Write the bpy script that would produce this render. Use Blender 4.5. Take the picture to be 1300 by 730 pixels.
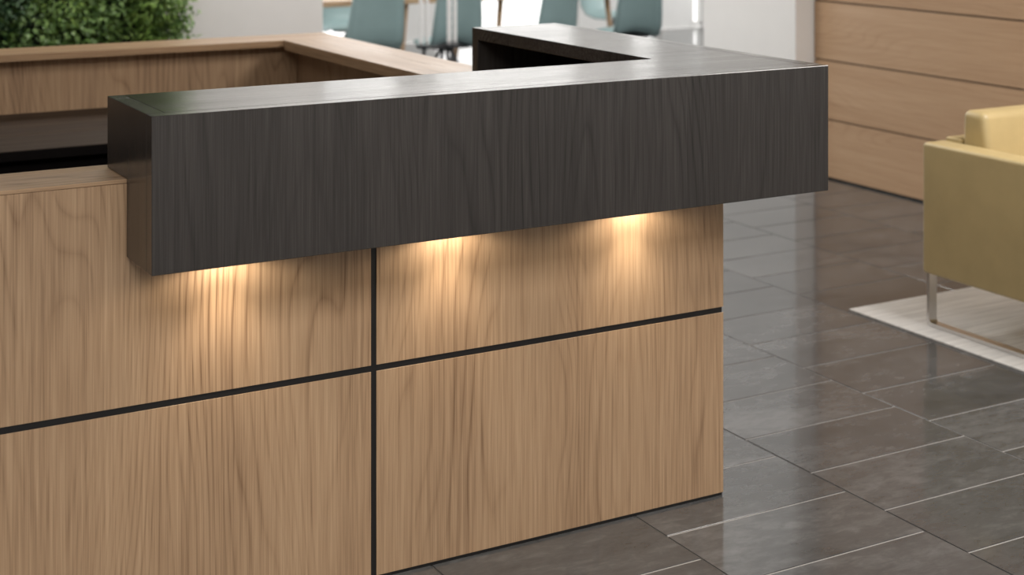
import bpy, bmesh, math, random
from mathutils import Vector, Matrix
random.seed(7)
for o in list(bpy.data.objects): bpy.data.objects.remove(o)
S = bpy.context.scene
COL = S.collection

# ------------------------------------------------------------------ camera
cd = bpy.data.cameras.new('camera'); cam = bpy.data.objects.new('camera', cd); COL.objects.link(cam)
cam.location = (0, 0, 1.524)
cam.rotation_euler = (math.pi/2, 0, -0.5126)
cd.sensor_fit = 'HORIZONTAL'; cd.sensor_width = 36.0
cd.lens = 1956.7/1300*36
cd.shift_y = -(365+149.57)/1300
cd.clip_start = 0.05; cd.clip_end = 100
cd.dof.use_dof = True; cd.dof.focus_distance = 3.35; cd.dof.aperture_fstop = 3.7
S.camera = cam
# ------------------------------------------------------------------ world (bright overcast day outside)
W = bpy.data.worlds.new('world'); S.world = W; W.use_nodes = True
bg = W.node_tree.nodes['Background']; bg.inputs[0].default_value = (1.0, 0.985, 0.96, 1); bg.inputs[1].default_value = 2.1
# ------------------------------------------------------------------ added fill lights at ceiling height, no fixtures built
def area(name, loc, sx, sy, power, col=(1, 0.965, 0.925), rot=(0, 0, 0)):
    l = bpy.data.lights.new(name, 'AREA'); l.shape = 'RECTANGLE'; l.size = sx; l.size_y = sy
    l.energy = power; l.color = col
    o = bpy.data.objects.new(name, l); o.location = loc; o.rotation_euler = rot; COL.objects.link(o); return o
area('ceiling_fill', (0.3, 0.3, 2.95), 2.4, 1.2, 114)
area('ceiling_fill', (4.1, 2.2, 2.95), 1.2, 1.6, 105)
area('ceiling_fill', (3.3, 7.0, 2.95), 1.2, 0.8, 54)  # placed to brighten the pier and the pale wall
area('ceiling_fill', (5.4, 9.6, 2.95), 2.4, 1.2, 70)
area('ceiling_fill', (1.0, 6.4, 2.95), 2.4, 0.5, 21)
# ------------------------------------------------------------------ exposure
vs = S.view_settings
S.display_settings.display_device = 'sRGB'
vs.view_transform = 'Standard'; vs.look = 'None'; vs.exposure = 0.0; vs.gamma = 1.0; vs.use_curve_mapping = False

# ================================================================== materials
def nt(name):
    m = bpy.data.materials.new(name); m.use_nodes = True
    t = m.node_tree; b = t.nodes['Principled BSDF']; return m, t, b
def N(t, typ, **kw):
    n = t.nodes.new(typ)
    for k, v in kw.items(): setattr(n, k, v)
    return n
def math_(t, op, a, b=None, c=None):
    n = N(t, 'ShaderNodeMath', operation=op)
    for i, v in enumerate((a, b, c)):
        if v is None: continue
        if isinstance(v, (int, float)): n.inputs[i].default_value = v
        else: t.links.new(v, n.inputs[i])
    return n.outputs[0]
def noise(t, vec, scale, detail=2, rough=0.5, dist=0.0):
    n = N(t, 'ShaderNodeTexNoise'); n.inputs['Scale'].default_value = scale; n.inputs['Detail'].default_value = detail
    n.inputs['Roughness'].default_value = rough; n.inputs['Distortion'].default_value = dist
    t.links.new(vec, n.inputs['Vector']); return n.outputs['Fac']
def scaled(t, vec, s):
    n = N(t, 'ShaderNodeVectorMath', operation='MULTIPLY'); t.links.new(vec, n.inputs[0]); n.inputs[1].default_value = s
    return n.outputs[0]
def ramp(t, fac, stops):
    r = N(t, 'ShaderNodeValToRGB'); e = r.color_ramp.elements
    while len(e) < len(stops): e.new(0.5)
    for i, (p, c) in enumerate(stops):
        e[i].position = p; e[i].color = (*c, 1)
    t.links.new(fac, r.inputs[0]); return r.outputs[0]
def pos(t, rnd=0.0):
    g = N(t, 'ShaderNodeNewGeometry').outputs['Position']
    if not rnd: return g
    oi = N(t, 'ShaderNodeObjectInfo').outputs['Random']
    c = N(t, 'ShaderNodeCombineXYZ')
    for i, k in enumerate((37.0, 19.0, 11.0)): t.links.new(math_(t, 'MULTIPLY', oi, k*rnd), c.inputs[i])
    a = N(t, 'ShaderNodeVectorMath', operation='ADD'); t.links.new(g, a.inputs[0]); t.links.new(c.outputs[0], a.inputs[1])
    return a.outputs[0]
def wood(name, stops, axis, rough=0.42, rnd=1.0, contrast=1.0, rings=34.0, spec=0.5, bump=0.04, off=(0, 0, 0)):
    m, t, b = nt(name)
    p = pos(t, rnd)
    a = N(t, 'ShaderNodeVectorMath', operation='ADD'); t.links.new(p, a.inputs[0]); a.inputs[1].default_value = off; p = a.outputs[0]
    def sc(ac, al):
        v = [ac]*3; v['xyz'.index(axis)] = al; return scaled(t, p, tuple(v))
    dp = N(t, 'ShaderNodeVectorMath', operation='DOT_PRODUCT'); t.links.new(p, dp.inputs[0])
    dv = [1.0]*3; dv['xyz'.index(axis)] = 0.0; dp.inputs[1].default_value = dv
    low = noise(t, sc(2.4, 0.46), 1.0, 2.0, 0.40, 0.15)
    low2 = noise(t, sc(9.0, 1.1), 1.0, 1.0)
    ph = math_(t, 'MULTIPLY_ADD', dp.outputs['Value'], rings, math_(t, 'MULTIPLY_ADD', low, rings*0.95, math_(t, 'MULTIPLY', low2, rings*0.14)))
    lines = math_(t, 'MULTIPLY', math_(t, 'PINGPONG', ph, 0.5), 2.0)                     # growth rings
    lines = math_(t, 'POWER', lines, 4.0)
    mask = noise(t, sc(5.0, 0.9), 1.0, 1.0)
    lines = math_(t, 'MULTIPLY', lines, math_(t, 'MAXIMUM', math_(t, 'MULTIPLY_ADD', mask, 3.4, -1.1), 0.12))
    broad = noise(t, sc(8.0, 0.35), 1.0, 2.0, 0.5)
    fine = noise(t, sc(330.0, 5.0), 1.0, 2.0, 0.6)
    fine2 = noise(t, sc(95.0, 1.8), 1.0, 2.0, 0.6)
    f = math_(t, 'MULTIPLY', lines, 0.34*contrast)
    f = math_(t, 'ADD', f, math_(t, 'MULTIPLY_ADD', broad, 0.60*contrast, -0.30*contrast))
    f = math_(t, 'ADD', f, math_(t, 'MULTIPLY_ADD', fine, 1.1*contrast, -0.55*contrast))
    f = math_(t, 'ADD', f, math_(t, 'MULTIPLY_ADD', fine2, 0.70*contrast, -0.35*contrast))
    f = math_(t, 'ADD', f, 0.33)
    t.links.new(ramp(t, f, stops), b.inputs['Base Color'])
    t.links.new(math_(t, 'MULTIPLY_ADD', math_(t, 'ADD', fine2, broad), rough*0.9, rough*0.1), b.inputs['Roughness']); b.inputs['Specular IOR Level'].default_value = spec
    bp = N(t, 'ShaderNodeBump'); bp.inputs['Strength'].default_value = bump; bp.inputs['Distance'].default_value = 0.002
    t.links.new(math_(t, 'ADD', fine, fine2), bp.inputs['Height']); t.links.new(bp.outputs[0], b.inputs['Normal'])
    return m
def plain(name, col, rough=0.5, metal=0.0, spec=0.5, var=0.0, scale=8.0, bump=0.0):
    m, t, b = nt(name)
    b.inputs['Roughness'].default_value = rough; b.inputs['Metallic'].default_value = metal; b.inputs['Specular IOR Level'].default_value = spec
    n = noise(t, pos(t), scale, 4)
    lo = tuple(c*(1-var) for c in col); hi = tuple(min(1, c*(1+var)) for c in col)
    t.links.new(ramp(t, n, [(0.3, lo), (0.7, hi)]), b.inputs['Base Color'])
    if bump:
        bp = N(t, 'ShaderNodeBump'); bp.inputs['Strength'].default_value = bump; bp.inputs['Distance'].default_value = 0.002
        t.links.new(noise(t, pos(t), scale*40, 3), bp.inputs['Height']); t.links.new(bp.outputs[0], b.inputs['Normal'])
    return m
ELM = [(0.0, (0.575, 0.393, 0.245)), (0.38, (0.462, 0.302, 0.180)), (0.72, (0.315, 0.195, 0.112)), (1.0, (0.190, 0.108, 0.056))]
GREY = [(0.0, (0.078, 0.070, 0.065)), (0.40, (0.048, 0.043, 0.040)), (0.8, (0.030, 0.027, 0.025)), (1.0, (0.016, 0.014, 0.013))]
M = {}
M['elm_z'] = wood('elm_vertical', ELM, 'z', 0.42, rnd=0.0)
M['elm_x'] = wood('elm_along_x', ELM, 'x', 0.36)
M['elm_y'] = wood('elm_along_y', ELM, 'y', 0.36)
WALLW = [(0.0, (0.57, 0.385, 0.24)), (0.45, (0.48, 0.31, 0.185)), (1.0, (0.33, 0.20, 0.112))]
M['elm_wall'] = wood('elm_wall_boards', WALLW, 'y', 0.5, contrast=0.8)
M['grey_z'] = wood('grey_elm_vertical', GREY, 'z', 0.2, rnd=0.0, contrast=0.8, off=(3.1, 0.4, 0.2))
M['grey_x'] = wood('grey_elm_along_x', GREY, 'x', 0.17, rnd=0.0, contrast=1.3, bump=0.15, spec=0.28)
M['black'] = plain('black_lining_and_shade', (0.005, 0.004, 0.004), 0.9, spec=0.1)  # box linings; also stands in for deep shade under the staff worktop
M['blackgap'] = plain('black_reveal', (0.010, 0.009, 0.009), 0.55)
M['worktop'] = wood('dark_brown_worktop', [(0.0, (0.066, 0.046, 0.033)), (1.0, (0.034, 0.023, 0.016))], 'x', 0.55, spec=0.15)
M['white'] = plain('white_paint', (0.86, 0.86, 0.855), 0.6, var=0.01)
M['wallgrey'] = plain('pale_grey_paint', (0.74, 0.74, 0.735), 0.6, var=0.015)
M['ceil'] = plain('ceiling_paint', (0.8, 0.79, 0.77), 0.8, var=0.01)
M['chrome'] = plain('brushed_chrome', (0.70, 0.69, 0.68), 0.32, 1.0)
M['tube'] = plain('white_satin_metal', (0.82, 0.82, 0.82), 0.3, 0.2)
M['leather'] = plain('mustard_leather', (0.53, 0.415, 0.205), 0.42, var=0.06, scale=9, bump=0.10)
M['teal'] = plain('teal_plastic', (0.27, 0.385, 0.395), 0.45, var=0.04)
M['darkmetal'] = plain('dark_metal', (0.035, 0.037, 0.04), 0.4, 0.4)
M['alu'] = plain('white_window_frame', (0.72, 0.72, 0.71), 0.4)
M['soil'] = plain('dark_felt', (0.012, 0.02, 0.008), 0.9)
def leafmat(name, a, b_, c):
    m, t, b = nt(name)
    n = noise(t, scaled(t, pos(t), (1, 1, 1)), 26, 3)
    t.links.new(ramp(t, n, [(0.28, a), (0.5, b_), (0.72, c)]), b.inputs['Base Color'])
    b.inputs['Roughness'].default_value = 0.42
    b.inputs['Subsurface Weight'].default_value = 0.0
    return m
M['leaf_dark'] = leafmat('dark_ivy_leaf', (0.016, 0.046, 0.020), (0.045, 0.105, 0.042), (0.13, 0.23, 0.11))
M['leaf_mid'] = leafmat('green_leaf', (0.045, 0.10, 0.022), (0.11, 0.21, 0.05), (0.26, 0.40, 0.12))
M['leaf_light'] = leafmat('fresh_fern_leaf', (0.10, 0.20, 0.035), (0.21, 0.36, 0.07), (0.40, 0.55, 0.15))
def emit(name, col, s):
    m, t, b = nt(name); b.inputs['Emission Color'].default_value = (*col, 1); b.inputs['Emission Strength'].default_value = s
    b.inputs['Base Color'].default_value = (0.8, 0.8, 0.8, 1); return m
M['lens'] = emit('lamp_lens', (1, 0.82, 0.6), 4.0)
# glass
m, t, b = nt('window_glass'); b.inputs['Base Color'].default_value = (1, 1, 1, 1); b.inputs['Roughness'].default_value = 0.0
b.inputs['Transmission Weight'].default_value = 1.0; b.inputs['IOR'].default_value = 1.0; M['glass'] = m
# tile
def tilemat():
    m, t, b = nt('slate_tile')
    p = pos(t, 1.0)
    n1 = noise(t, scaled(t, p, (1.5, 4.0, 1)), 1.3, 6, 0.62, 0.6)
    n2 = noise(t, scaled(t, p, (16, 34, 1)), 1.0, 6, 0.68, 0.4)
    oi = N(t, 'ShaderNodeObjectInfo').outputs['Random']
    f = math_(t, 'ADD', math_(t, 'MULTIPLY', n1, 0.55), math_(t, 'MULTIPLY', n2, 0.45))
    f = math_(t, 'ADD', f, math_(t, 'MULTIPLY_ADD', oi, 0.10, -0.05))
    t.links.new(ramp(t, f, [(0.34, (0.046, 0.0475, 0.049)), (0.50, (0.071, 0.073, 0.0755)), (0.66, (0.125, 0.127, 0.130))]), b.inputs['Base Color'])
    t.links.new(math_(t, 'MULTIPLY_ADD', n2, 0.10, 0.05), b.inputs['Roughness'])
    bp = N(t, 'ShaderNodeBump'); bp.inputs['Strength'].default_value = 0.03; bp.inputs['Distance'].default_value = 0.002
    t.links.new(n2, bp.inputs['Height']); t.links.new(bp.outputs[0], b.inputs['Normal'])
    b.inputs['Specular IOR Level'].default_value = 0.55
    return m
M['tile'] = tilemat()
TX0, TPX, TPY = 1.530, 0.546, 0.2715
def groutmat():
    m, t, b = nt('grout')
    s = N(t, 'ShaderNodeSeparateXYZ'); t.links.new(pos(t), s.inputs[0])
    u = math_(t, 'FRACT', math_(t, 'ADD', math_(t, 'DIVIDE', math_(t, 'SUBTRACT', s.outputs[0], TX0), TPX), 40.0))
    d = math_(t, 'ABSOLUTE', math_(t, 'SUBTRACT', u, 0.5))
    k = math_(t, 'MULTIPLY', math_(t, 'GREATER_THAN', d, 0.4945), math_(t, 'LESS_THAN', s.outputs[0], 2.9))  # reflected brightness painted into grout: long joints dark up close, pale beyond
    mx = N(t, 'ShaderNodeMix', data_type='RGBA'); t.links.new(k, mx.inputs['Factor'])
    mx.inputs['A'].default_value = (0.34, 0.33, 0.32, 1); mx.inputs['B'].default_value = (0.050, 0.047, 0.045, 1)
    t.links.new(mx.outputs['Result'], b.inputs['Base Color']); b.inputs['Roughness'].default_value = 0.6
    return m
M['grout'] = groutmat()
def rugmat():
    m, t, b = nt('pale_streaked_rug')
    n = noise(t, scaled(t, pos(t), (3.0, 60.0, 1)), 1.0, 5, 0.65, 0.4)
    t.links.new(ramp(t, n, [(0.3, (0.50, 0.49, 0.475)), (0.7, (0.80, 0.79, 0.77))]), b.inputs['Base Color'])
    b.inputs['Roughness'].default_value = 0.85
    bp = N(t, 'ShaderNodeBump'); bp.inputs['Strength'].default_value = 0.4; bp.inputs['Distance'].default_value = 0.003
    t.links.new(n, bp.inputs['Height']); t.links.new(bp.outputs[0], b.inputs['Normal'])
    return m
M['rug'] = rugmat()

# ================================================================== helpers
def add_box(bm, x0, x1, y0, y1, z0, z1, bevel=0.0, seg=1):
    tmp = bmesh.new()
    r = bmesh.ops.create_cube(tmp, size=1.0)
    bmesh.ops.scale(tmp, vec=(x1-x0, y1-y0, z1-z0), verts=tmp.verts)
    bmesh.ops.translate(tmp, vec=((x0+x1)/2, (y0+y1)/2, (z0+z1)/2), verts=tmp.verts)
    if bevel: bmesh.ops.bevel(tmp, geom=list(tmp.edges), offset=bevel, segments=seg, profile=0.5, affect='EDGES')
    me = bpy.data.meshes.new('tmp'); tmp.to_mesh(me); tmp.free(); bm.from_mesh(me); bpy.data.meshes.remove(me)
    return bm
def add_tube(bm, pts, r, n=10, caps=True):
    pts = [Vector(p) for p in pts]; rs = r if isinstance(r, (list, tuple)) else [r]*len(pts)
    rings = []
    for i, p in enumerate(pts):
        d = (pts[min(i+1, len(pts)-1)]-pts[max(i-1, 0)]).normalized()
        a = d.cross(Vector((0, 0, 1)) if abs(d.z) < 0.9 else Vector((1, 0, 0))).normalized(); b = d.cross(a)
        rings.append([bm.verts.new(p+rs[i]*(a*math.cos(2*math.pi*k/n)+b*math.sin(2*math.pi*k/n))) for k in range(n)])
    for A, B in zip(rings, rings[1:]):
        for k in range(n): bm.faces.new((A[k], A[(k+1) % n], B[(k+1) % n], B[k]))
    if caps: bm.faces.new(rings[0][::-1]); bm.faces.new(rings[-1])
    return bm
def add_prism(bm, poly, axis, a0, a1):
    """poly: list of 2D points; axis 'x': (y,z) extruded in x ; 'y': (x,z); 'z': (x,y)"""
    def P(q, a): return {'x': (a, q[0], q[1]), 'y': (q[0], a, q[1]), 'z': (q[0], q[1], a)}[axis]
    A = [bm.verts.new(P(q, a0)) for q in poly]; B = [bm.verts.new(P(q, a1)) for q in poly]
    n = len(poly)
    for i in range(n): bm.faces.new((A[i], A[(i+1) % n], B[(i+1) % n], B[i]))
    bm.faces.new(A[::-1]); bm.faces.new(B)
    bmesh.ops.recalc_face_normals(bm, faces=bm.faces)
    return bm
def obj(name, bm, mat, parent=None, smooth=False):
    """bm is in the parent's local space (world space without parent); the origin goes to the centre of the mesh"""
    bmesh.ops.recalc_face_normals(bm, faces=bm.faces)
    cs = [v.co for v in bm.verts]
    c = Vector([(min(v[i] for v in cs)+max(v[i] for v in cs))/2 for i in range(3)])
    bmesh.ops.translate(bm, vec=-c, verts=bm.verts)
    me = bpy.data.meshes.new(name); bm.to_mesh(me); bm.free()
    if smooth:
        for p in me.polygons: p.use_smooth = True
    me.materials.append(M[mat] if isinstance(mat, str) else mat)
    o = bpy.data.objects.new(name, me); COL.objects.link(o); o.location = c
    if parent: o.parent = parent
    return o
def box(name, x0, x1, y0, y1, z0, z1, mat, parent=None, bevel=0.0008, seg=1):
    """world coordinates; parent is an unrotated empty or object"""
    o = obj(name, add_box(bmesh.new(), x0, x1, y0, y1, z0, z1, bevel, seg), mat)
    if parent: link(o, parent)
    return o
def wloc(o):
    return (wloc(o.parent) if o.parent else Vector()) + o.location
def link(o, parent):
    o.parent = parent; o.location = o.location - wloc(parent)
def thing(name, label, cat, loc=(0, 0, 0), rz=0.0, group=None):
    o = bpy.data.objects.new(name, None); COL.objects.link(o); o.location = loc; o.rotation_euler = (0, 0, rz); o.empty_display_size = 0.1
    tag(o, label, cat, group); return o
def tag(o, label, cat, group=None):
    o['label'] = label; o['category'] = cat
    if group: o['group'] = group
    return o
def struct(o, label=None):
    o['kind'] = 'structure'
    if label: o['label'] = label
    return o

# ================================================================== setting
# floor: grout bed with tiles as pieces
FX0, FX1, FY0, FY1 = -4.0, 10.2, -2.5, 13.2
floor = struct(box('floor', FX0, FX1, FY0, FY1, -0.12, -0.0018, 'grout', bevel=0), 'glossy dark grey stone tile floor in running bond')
floor['category'] = 'floor'
GX, GY = 0.0045, 0.0065
def tile_mesh():
    bm = add_box(bmesh.new(), -(TPX-GX)/2, (TPX-GX)/2, -(TPY-GY)/2, (TPY-GY)/2, -0.010, 0.0, 0)
    me = bpy.data.meshes.new('tile')
    top = [e for e in bm.edges if all(abs(v.co.z) < 1e-6 for v in e.verts)]
    bmesh.ops.bevel(bm, geom=top, offset=0.0007, segments=1, affect='EDGES')
    bm.to_mesh(me); bm.free(); me.materials.append(M['tile']); return me
TM = tile_mesh(); rest = bmesh.new()
i0 = math.floor((FX0-TX0)/TPX)+1; i1 = math.floor((FX1-TX0)/TPX)-1
cnt = 0
for i in range(i0, i1+1):
    xa = TX0+i*TPX; xc = xa+TPX/2
    ybase = 2.681 if i % 2 == 1 else 2.681+TPY/2          # column 1 spans X 2.076..2.622
    j0 = math.ceil((FY0-ybase)/TPY); j1 = math.floor((FY1-ybase)/TPY)-1
    for j in range(j0, j1+1):
        ya = ybase+j*TPY; yc = ya+TPY/2
        near = 0.4 < xc < 5.3 and 1.3 < yc < 6.6 and not (xc < 2.1 and yc > 3.2)
        if near:
            o = bpy.data.objects.new('tile', TM); COL.objects.link(o); o.location = (xc, yc, 0); link(o, floor); cnt += 1
        else:
            w, d = (TPX-GX)/2, (TPY-GY)/2
            add = [rest.verts.new((xc+sx*w, yc+sy*d, z)) for z in (-0.01, 0) for sx, sy in ((-1, -1), (1, -1), (1, 1), (-1, 1))]
            rest.faces.new(add[4:])
            for k in range(4): rest.faces.new((add[k], add[(k+1) % 4], add[4+(k+1) % 4], add[4+k]))
print('tiles', cnt)
ro = obj('tile_field', rest, 'tile'); link(ro, floor); ro['kind'] = 'stuff'

ceiling = struct(box('ceiling', FX0, FX1, FY0, FY1, 3.0, 3.1, 'ceil', bevel=0), 'flat white ceiling')
# right wall clad in horizontal boards
wr = struct(box('wall_right', 5.318, 5.50, 0.6, 6.218, 0, 3.0, 'blackgap', bevel=0), 'wall clad in wide horizontal elm boards with dark joints')
PH = 0.3035
for k in range(10):
    z0 = 0.010 if k == 0 else k*PH+0.004; z1 = min((k+1)*PH-0.004, 2.998)
    box('board', 5.302, 5.3185, 0.6, 6.214, z0, z1, 'elm_wall', wr, 0.001)
# white pier beside the boards
struct(box('wall_pier', 5.181, 5.62, 6.220, 7.015, 0, 3.0, 'white', bevel=0.002), 'white pier at the end of the boarded wall')
# plain wall that carries the planting
struct(box('wall_left', -4.0, 3.191, 7.75, 7.95, 0, 3.0, 'wallgrey', bevel=0.004), 'pale grey plaster wall beside the green planting')
struct(box('wall_front', -4.0, 10.2, -2.65, -2.5, 0, 3.0, 'wallgrey', bevel=0), 'pale grey plaster wall behind the camera')
struct(box('wall_side', -4.15, -4.0, -2.65, 7.95, 0, 3.0, 'wallgrey', bevel=0), 'pale grey plaster wall far to the left')
# back wall: panels and full-height glazing
wb = struct(box('wall_back', 3.0, 10.2, 13.2, 13.35, 2.75, 3.0, 'white', bevel=0), 'far wall of tall windows and white panels')
def bpanel(x0, x1): box('panel', x0, x1, 13.2, 13.33, 0, 2.75, 'wallgrey', wb, 0.003)
for a, b_ in ((6.217, 6.565), (8.203, 8.80), (9.214, 9.616), (9.749, 10.2)): bpanel(a, b_)
wn = 0
for a, b_ in ((3.0, 4.45), (4.45, 6.217), (6.565, 8.203), (8.80, 9.214), (9.616, 9.749)):
    wn += 1
    w = thing('window_%d' % wn, 'tall bright window in the far wall', 'window', ((a+b_)/2, 13.25, 0)); del w['category']; struct(w)
    t_ = 0.02 if b_-a < 0.3 else 0.045
    fr = bmesh.new()
    add_box(fr, a, a+t_, 13.22, 13.30, 0, 2.75); add_box(fr, b_-t_, b_, 13.22, 13.30, 0, 2.75)
    add_box(fr, a, b_, 13.22, 13.30, 0, 0.05); add_box(fr, a, b_, 13.22, 13.30, 2.70, 2.75)
    link(obj('window_frame', fr, 'alu'), w)
    box('pane', a+t_, b_-t_, 13.25, 13.256, 0.05, 2.70, 'glass', w, 0)

# ================================================================== reception desk
YP, ZC = 3.084, 0.926          # front panel face, lower counter height
XR = 2.339
desk = thing('reception_desk', 'light elm reception desk with black reveals between its large front panels', 'desk', (0.9, 3.1, 0))
cols = [(-1.479, -0.532), (-0.519, 0.425), (0.438, 1.3825), (1.3955, XR)]
TH = 0.018
# black carcass behind the panels
cb = bmesh.new()
add_box(cb, -1.479, XR-0.004, YP+0.0014, YP+TH+0.03, 0.0, ZC-0.009)
link(obj('carcass', cb, 'blackgap'), desk)
for x0, x1 in cols:
    box('front_panel', x0, x1, YP, YP+0.0014, 0.007, 0.4545, 'elm_z', desk, 0.0003)
    box('front_panel', x0, x1, YP, YP+0.0014, 0.46820, ZC-0.0085, 'elm_z', desk, 0.0003)
box('plinth', -1.479, XR-0.003, YP+0.0008, YP+0.0013, 0.0, 0.0068, 'blackgap', desk, 0)
# lower counter top along the front
box('counter_top', -1.479, XR, YP, 3.266, ZC-0.008, ZC, 'elm_x', desk, 0.001)
box('inner_panel', -1.479, 2.09, 3.20, 3.262, 0.0, ZC-0.0085, 'elm_z', desk, 0.0007)
# right-hand run
box('side_panel', XR-TH, XR, YP+0.05, 5.71, 0.007, ZC-0.0365, 'elm_z', desk, 0.0007)
box('side_inner_panel', 2.190, 2.208, 3.27, 5.62, 0.0, ZC-0.0365, 'elm_z', desk, 0.0007)
box('side_counter_top', 2.106, 2.352, 3.268, 5.497, ZC-0.036, ZC, 'elm_y', desk, 0.001)
# back run
box('back_counter_top', -1.479, 2.352, 5.4975, 5.722, ZC-0.024, ZC, 'elm_x', desk, 0.001)
box('back_inner_panel', -1.479, 2.189, 5.575, 5.593, 0.0, ZC-0.0245, 'elm_z', desk, 0.0007)
box('back_outer_panel', -1.479, XR, 5.69, 5.708, 0.007, ZC-0.0245, 'elm_z', desk, 0.0007)

# staff work surface inside
sw = thing('staff_worktop', 'dark brown work surface inside the reception desk below the back counter', 'worktop', (0.3, 5.15, 0))
box('top', -1.45, 2.185, 4.806, 5.574, 0.682, 0.71, 'worktop', sw, 0.001)
box('shade_edge', -1.45, 2.185, 4.800, 4.8055, 0.680, 0.708, 'black', sw, 0)  # black strip stands in for shade along the worktop edge
for x0 in (-1.4, 0.9, 1.68):
    pd = box('shade_pedestal', x0, x0+0.42, 4.86, 5.50, 0.0, 0.680, 'black', sw, 0.002)  # added block, black so the space below the worktop stays dark
    for z0, z1 in ((0.03, 0.34), (0.345, 0.50), (0.505, 0.66)):
        dr = box('shade_pedestal_front', x0+0.003, x0+0.417, 4.848, 4.8595, z0, z1, 'black', pd, 0.001)
box('shade_panel', -1.45, 2.185, 5.30, 5.318, 0.0, 0.681, 'black', sw, 0.001)  # unseen panel added to keep the void below black

# ================================================================== dark transaction box
XL, XB, YB, YK, ZB, ZT, YE = 0.845, 2.524, 2.906, 3.230, 0.770, 1.076, 4.205
SL = 0.036
tb = thing('transaction_counter', 'dark grey woodgrain L-shaped box counter wrapped over the front corner of the desk', 'counter', (XL, YB, 0))
g = 0.0004
box('front_slab', XL, XB, YB, YB+SL, ZB, ZT, 'grey_z', tb, 0.0012)
# left end slab, notched over the lower counter
poly = [(YB+SL+g, ZB), (YP-0.001, ZB), (YP-0.001, ZC+0.001), (YK, ZC+0.001), (YK, ZT), (YB+SL+g, ZT)]
e = add_prism(bmesh.new(), poly, 'x', XL, XL+SL)
bmesh.ops.bevel(e, geom=list(e.edges), offset=0.0010, segments=1, affect='EDGES')
link(obj('end_slab', e, 'grey_z'), tb)
XI = 2.225
# L-shaped top
poly = [(XL+SL+g, YB+SL+g), (XB-SL-g, YB+SL+g), (XB-SL-g, YE-SL-g), (XI, YE-SL-g), (XI, YK), (XL+SL+g, YK)]
e = add_prism(bmesh.new(), poly, 'z', ZT-SL, ZT)
bmesh.ops.bevel(e, geom=list(e.edges), offset=0.0008, segments=1, affect='EDGES')
link(obj('top_slab', e, 'grey_x'), tb)
box('outer_slab', XB-SL, XB, YB+SL+g, YE, ZB, ZT, 'grey_z', tb, 0.0012)
box('far_end_slab', XI, XB-SL-g, YE-SL, YE, ZC+0.001, ZT, 'grey_z', tb, 0.0012)
# under side and inner linings
box('bottom_slab', XL+SL+g, XB-SL-g, YB+SL+g, YP-0.001, ZB, ZB+0.02, 'grey_x', tb, 0.0008)
box('side_bottom_slab', XR+0.0145, XB-SL-g, YP, YE-SL-g, ZB, ZB+0.02, 'grey_x', tb, 0.0008)
box('back_lining', XL+SL+g, XI+0.06, YK-0.02, YK-0.002, ZC+0.001, ZT-SL-g, 'black', tb, 0.0008)
box('cavity_lining', XB-SL-0.02, XB-SL-g, YB+SL+g+0.02, YE-SL-g, ZC+0.001, ZT-SL-g, 'black', tb, 0.0)

# downlights under the box
def puck(x, which):
    p = thing('puck_light', 'small recessed downlight under the dark box, ' + which, 'light', (x, 3.016, ZB), 0, 'downlights under the dark box')
    b1 = bmesh.new(); n = 24
    prof = [(0.024, -0.001), (0.031, -0.001), (0.033, -0.004), (0.030, -0.007), (0.024, -0.006)]
    rings = [[b1.verts.new((r*math.cos(2*math.pi*k/n), r*math.sin(2*math.pi*k/n), z)) for k in range(n)] for r, z in prof]
    for A, B in zip(rings, rings[1:]+rings[:1]):
        for k in range(n): b1.faces.new((A[k], A[(k+1) % n], B[(k+1) % n], B[k]))
    obj('ring', b1, 'chrome', p, True)
    b2 = bmesh.new(); bmesh.ops.create_cone(b2, cap_ends=True, segments=24, radius1=0.024, radius2=0.024, depth=0.003)
    bmesh.ops.translate(b2, vec=(0, 0, -0.003), verts=b2.verts); obj('lens', b2, 'lens', p)
    for en, ang, bl in ((1.7, 165, 0.35), (3.2, 88, 1.0)):        # wide and narrow part of the beam
        l = bpy.data.lights.new('puck_lamp', 'SPOT'); l.energy = en; l.color = (1, 0.87, 0.69); l.spot_size = math.radians(ang); l.spot_blend = bl; l.shadow_soft_size = 0.012
        lo = bpy.data.objects.new('puck_lamp', l); COL.objects.link(lo); lo.location = (0, 0, -0.009); lo.parent = p
for x, w in ((1.045, 'nearest its left end'), (1.565, 'just right of the vertical reveal'), (2.055, 'nearest the right end of the desk')): puck(x, w)

# ================================================================== rug and armchair
tag(box('rug', 3.735, 5.10, 1.9, 4.192, 0.0, 0.006, 'rug', None, 0.001), 'pale grey streaked rug under the mustard armchair', 'rug')
ac = thing('armchair', 'mustard yellow leather armchair with square arms on a flat chrome sled base', 'armchair', (4.2, 3.5, 0.006))
def soft(name, x0, x1, y0, y1, z0, z1, r, parent, taper=None):
    bm = add_box(bmesh.new(), x0, x1, y0, y1, z0, z1, r, 4)
    if taper: 
        for v in bm.verts: taper(v)
    o = obj(name, bm, 'leather', None, True); link(o, parent); return o
AX0, AX1, AY0, AY1, AZ0, AZ1 = 3.812, 4.592, 3.16, 3.912, 0.187, 0.635
soft('arm', AX0, AX0+0.105, AY0, AY1, AZ0, AZ1, 0.014, ac)
soft('arm', AX1-0.105, AX1, AY0, AY1, AZ0, AZ1, 0.014, ac)
soft('back', AX0+0.106, AX1-0.106, AY1-0.075, AY1-0.003, AZ0, AZ1+0.010, 0.006, ac)
soft('seat_base', AX0+0.106, AX1-0.106, AY0+0.01, AY1-0.076, AZ0, AZ0+0.11, 0.012, ac)
soft('seat_cushion', AX0+0.108, AX1-0.108, AY0, AY1-0.19, AZ0+0.111, AZ0+0.255, 0.03, ac)
def lean(v):
    k = (v.co.z-0.44)/(0.748-0.44); 
    if v.co.y < 3.76: v.co.y += 0.052*(k-0.5)
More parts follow.
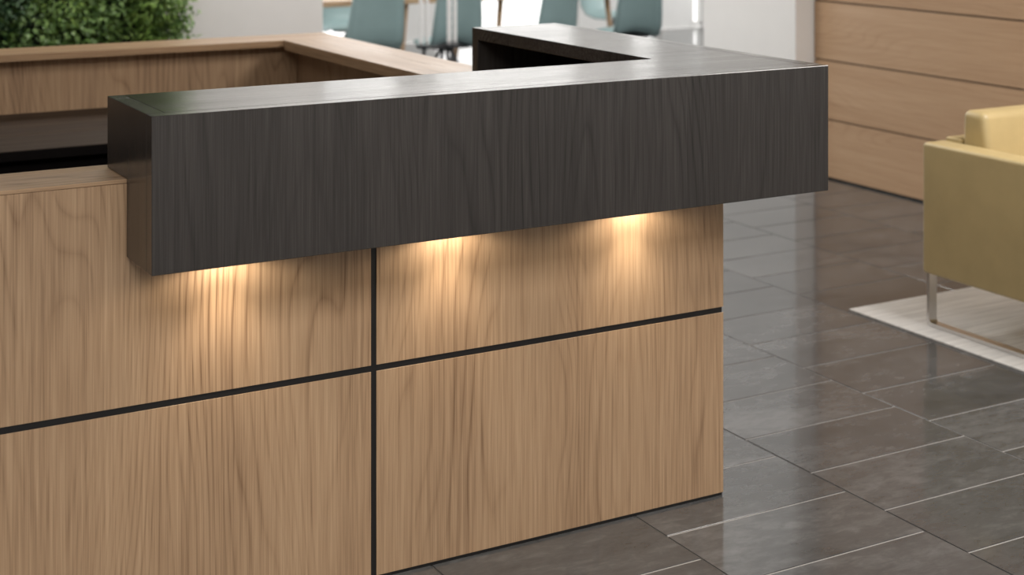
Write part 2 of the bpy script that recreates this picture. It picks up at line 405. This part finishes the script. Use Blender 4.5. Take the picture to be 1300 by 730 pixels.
soft('back_cushion', AX0+0.1065, AX1-0.1065, 3.708, 3.835, 0.443, 0.748, 0.026, ac, lean)
def sled(x):
    # flat bar bent to a U in the YZ plane
    w, th = 0.034, 0.012; zf = 0.0065; zt = AZ0+0.004; ya, yb = 3.245, 3.905; R = 0.022
    path = [(yb, zt)]
    for k in range(7): a = k/6*math.pi/2; path.append((yb-R+R*math.cos(a), zf+R-R*math.sin(a)))
    for k in range(7): a = k/6*math.pi/2; path.append((ya+R-R*math.sin(a), zf+R-R*math.cos(a)))
    path.append((ya, zt))
    bm = bmesh.new(); rows = []
    for i, (y, z) in enumerate(path):
        p = Vector((y, z)); q0 = Vector(path[max(0, i-1)]); q1 = Vector(path[min(len(path)-1, i+1)]); d = (q1-q0).normalized(); nrm = Vector((-d.y, d.x))
        if nrm.dot(Vector(((ya+yb)/2, 0.12))-p) < 0: nrm = -nrm
        pi = p+nrm*th
        rows.append([bm.verts.new((xx, q.x, q.y)) for xx, q in ((x, p), (x+w, p), (x+w, pi), (x, pi))])
    for A, B in zip(rows, rows[1:]):
        for k in range(4): bm.faces.new((A[k], A[(k+1) % 4], B[(k+1) % 4], B[k]))
    bm.faces.new(rows[0]); bm.faces.new(rows[-1][::-1])
    link(obj('sled_leg', bm, 'chrome'), ac)
sled(3.829); sled(AX1-0.017-0.026)

# ================================================================== green wall
pw = thing('living_wall', 'dense green wall of small leafy plants hanging on the pale wall', 'plants', (0.9, 7.62, 0.3))
box('backing_panel', -1.0, 2.30, 7.66, 7.75, 0.3, 2.75, 'soil', pw, 0.002)
def leaf(bm, p, d, up, L, w):
    d = d.normalized(); s = d.cross(up)
    if s.length < 1e-3: s = Vector((1, 0, 0))
    s.normalize(); n = s.cross(d)
    v = [bm.verts.new(p), bm.verts.new(p+d*L*0.4+s*w*0.5+n*w*0.12), bm.verts.new(p+d*L*0.45-n*w*0.05), bm.verts.new(p+d*L*0.4-s*w*0.5+n*w*0.12), bm.verts.new(p+d*L-n*L*0.18)]
    bm.faces.new((v[0], v[1], v[2])); bm.faces.new((v[0], v[2], v[3])); bm.faces.new((v[1], v[4], v[2])); bm.faces.new((v[2], v[4], v[3]))
rnd = random.Random(3)
clumps = []
x = -0.95
z = 0.36
row = 0
while z < 2.75:
    x = -0.95+(row % 2)*0.12
    while x < 2.40:
        clumps.append((x+rnd.uniform(-.05, .05), z+rnd.uniform(-.05, .05))); x += 0.235
    z += 0.20; row += 1
zz = 0.4
while zz < 2.75: clumps.append((2.29, zz)); zz += 0.13
for cx, cz in clumps:
    if cx > 2.40: continue
    r_ = rnd.random(); vis = cx > 0.2
    edge = cx > 2.0
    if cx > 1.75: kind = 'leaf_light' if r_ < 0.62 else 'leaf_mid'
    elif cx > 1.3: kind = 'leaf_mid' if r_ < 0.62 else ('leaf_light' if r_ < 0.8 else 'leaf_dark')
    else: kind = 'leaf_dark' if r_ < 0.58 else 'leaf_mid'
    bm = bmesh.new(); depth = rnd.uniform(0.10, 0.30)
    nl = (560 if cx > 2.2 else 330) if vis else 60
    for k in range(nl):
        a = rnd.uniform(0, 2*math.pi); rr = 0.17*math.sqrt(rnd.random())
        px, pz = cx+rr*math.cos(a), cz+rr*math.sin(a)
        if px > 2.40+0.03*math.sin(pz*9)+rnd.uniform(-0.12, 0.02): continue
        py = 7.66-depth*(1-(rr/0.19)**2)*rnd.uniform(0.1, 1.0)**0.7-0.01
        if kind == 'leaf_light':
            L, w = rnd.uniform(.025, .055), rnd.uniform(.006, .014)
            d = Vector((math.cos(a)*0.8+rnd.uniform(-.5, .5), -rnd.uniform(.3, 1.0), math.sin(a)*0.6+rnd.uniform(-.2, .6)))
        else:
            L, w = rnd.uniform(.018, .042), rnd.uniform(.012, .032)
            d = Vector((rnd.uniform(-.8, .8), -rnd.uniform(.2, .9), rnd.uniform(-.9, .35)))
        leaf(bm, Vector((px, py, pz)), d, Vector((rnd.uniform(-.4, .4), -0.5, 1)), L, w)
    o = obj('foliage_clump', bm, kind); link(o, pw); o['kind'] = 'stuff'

# ================================================================== meeting area behind
tbl = thing('long_table', 'long light wood table behind the teal chairs', 'table', (4.9, 10.1, 0))
box('table_top', 3.30, 6.7, 9.65, 10.5, 0.680, 0.722, 'elm_x', tbl, 0.004)
for (x, y) in ((4.62, 9.72), (5.41, 9.78), (3.4, 9.78), (6.32, 9.78), (4.62, 10.40), (5.41, 10.38), (3.4, 10.38), (6.32, 10.38)):
    sx = -0.07 if x in (4.62, 5.41, 3.4) else 0.07
    b1 = add_tube(bmesh.new(), [(x, y, 0.681), (x+sx, y+(-0.03 if y < 10 else 0.03), 0.0)], [0.022, 0.015], 10)
    link(obj('leg', b1, 'elm_z', None, True), tbl)

def make_chair(name, label, loc, rz, group, width=0.38):
    c = thing(name, label, 'chair', loc, rz, group)
    prof = [(0.215, 0.408, 0.86), (0.205, 0.432, 0.92), (0.12, 0.436, 1.0), (0.0, 0.428, 1.02), (-0.10, 0.430, 1.02), (-0.165, 0.450, 1.02),
            (-0.198, 0.500, 1.02), (-0.215, 0.58, 1.0), (-0.232, 0.68, 0.95), (-0.250, 0.78, 0.89), (-0.262, 0.85, 0.80), (-0.268, 0.885, 0.62)]
    nu = 9; bm = bmesh.new(); F = []; B = []
    for i, (y, z, wf) in enumerate(prof):
        q0 = prof[max(0, i-1)]; q1 = prof[min(len(prof)-1, i+1)]
        d = Vector((q1[0]-q0[0], q1[1]-q0[1])).normalized(); n = Vector((d.y, -d.x))      # outward: under / behind
        ra, rb = [], []
        for k in range(nu):
            u = -1+2*k/(nu-1); cv = 0.045*u*u if i > 2 else 0.02*u*u
            yy, zz = y-n.x*cv, z-n.y*cv
            ra.append(bm.verts.new((u*width/2*wf, yy, zz))); rb.append(bm.verts.new((u*width/2*wf, yy+n.x*0.014, zz+n.y*0.014)))
        F.append(ra); B.append(rb)
    R = len(prof)
    for i in range(R-1):
        for k in range(nu-1):
            bm.faces.new((F[i][k], F[i][k+1], F[i+1][k+1], F[i+1][k])); bm.faces.new((B[i][k], B[i+1][k], B[i+1][k+1], B[i][k+1]))
        for k in (0, nu-1): bm.faces.new((F[i][k], F[i+1][k], B[i+1][k], B[i][k]))
    for i in (0, R-1):
        for k in range(nu-1): bm.faces.new((F[i][k], B[i][k], B[i][k+1], F[i][k+1]))
    obj('seat_shell', bm, 'teal', c, True)
    b2 = bmesh.new(); add_box(b2, -0.13, 0.13, -0.13, 0.13, 0.392, 0.413, 0.004); obj('under_frame', b2, 'darkmetal', c)
    for k in range(4):
        a = k*math.pi/2
        b3 = add_tube(bmesh.new(), [(0.02*math.cos(a), 0.02*math.sin(a), 0.40), (0.245*math.cos(a), 0.245*math.sin(a), 0.0)], [0.013, 0.008], 8)
        obj('leg', b3, 'darkmetal', c, True)
    return c
make_chair('shell_chair', 'teal shell chair nearest the pale wall, its back to the desk', (4.12, 9.42, 0), 0.10, 'teal chairs at the long table', 0.425)
make_chair('shell_chair', 'teal shell chair behind the slim white poles', (4.80, 9.47, 0), -0.12, 'teal chairs at the long table', 0.35)
make_chair('shell_chair', 'teal shell chair showing just above the middle of the dark counter', (5.545, 9.50, 0), 0.12, 'teal chairs at the long table', 0.335)
make_chair('shell_chair', 'teal shell chair closest to the white pier, back to the desk', (6.29, 9.47, 0), -0.2, 'teal chairs at the long table', 0.36)
make_chair('shell_chair', 'teal chair across the table, half hidden behind the chair by the pale wall', (4.70, 10.85, 0), math.pi-0.2, 'teal chairs at the long table', 0.40)
make_chair('shell_chair', 'teal chair across the table, its seat showing left of the chair by the pier', (7.13, 10.85, 0), math.pi+0.5, 'teal chairs at the long table', 0.42)

p = thing('pole_stand', 'slim stand of two white ribbed twin-tube poles before a teal chair', 'stand', (4.465, 8.92, 0))
for px, py in ((-0.094, 0.0), (0.098, -0.02)):
    for dx, r in ((-0.021, 0.016), (0.021, 0.013)):
        pts = []; rs = []
        for k in range(41):
            pts.append((px+dx, py, 0.475+k*0.028)); rs.append(r*(1.0 if k % 2 else 0.86))
        obj('ribbed_tube', add_tube(bmesh.new(), pts, rs, 12), 'tube', p, True)
    b2 = bmesh.new(); add_box(b2, px-0.045, px+0.045, py-0.03, py+0.03, 0.455, 0.475, 0.004); obj('hub', b2, 'darkmetal', p)
    obj('stem', add_tube(bmesh.new(), [(px, py, 0.456), (px, py, 0.004)], 0.011, 10), 'darkmetal', p, True)
obj('cross_bar', add_tube(bmesh.new(), [(-0.094, 0, 0.463), (0.098, -0.02, 0.463)], 0.009, 10), 'darkmetal', p, True)
for px, py, ex, ey in ((-0.094, 0, -0.24, -0.06), (-0.094, 0, -0.12, 0.16), (0.098, -0.02, 0.24, -0.08), (0.098, -0.02, 0.13, 0.14)):
    obj('foot', add_tube(bmesh.new(), [(px, py, 0.44), (ex, ey, 0.006)], [0.008, 0.006], 8), 'darkmetal', p, True)
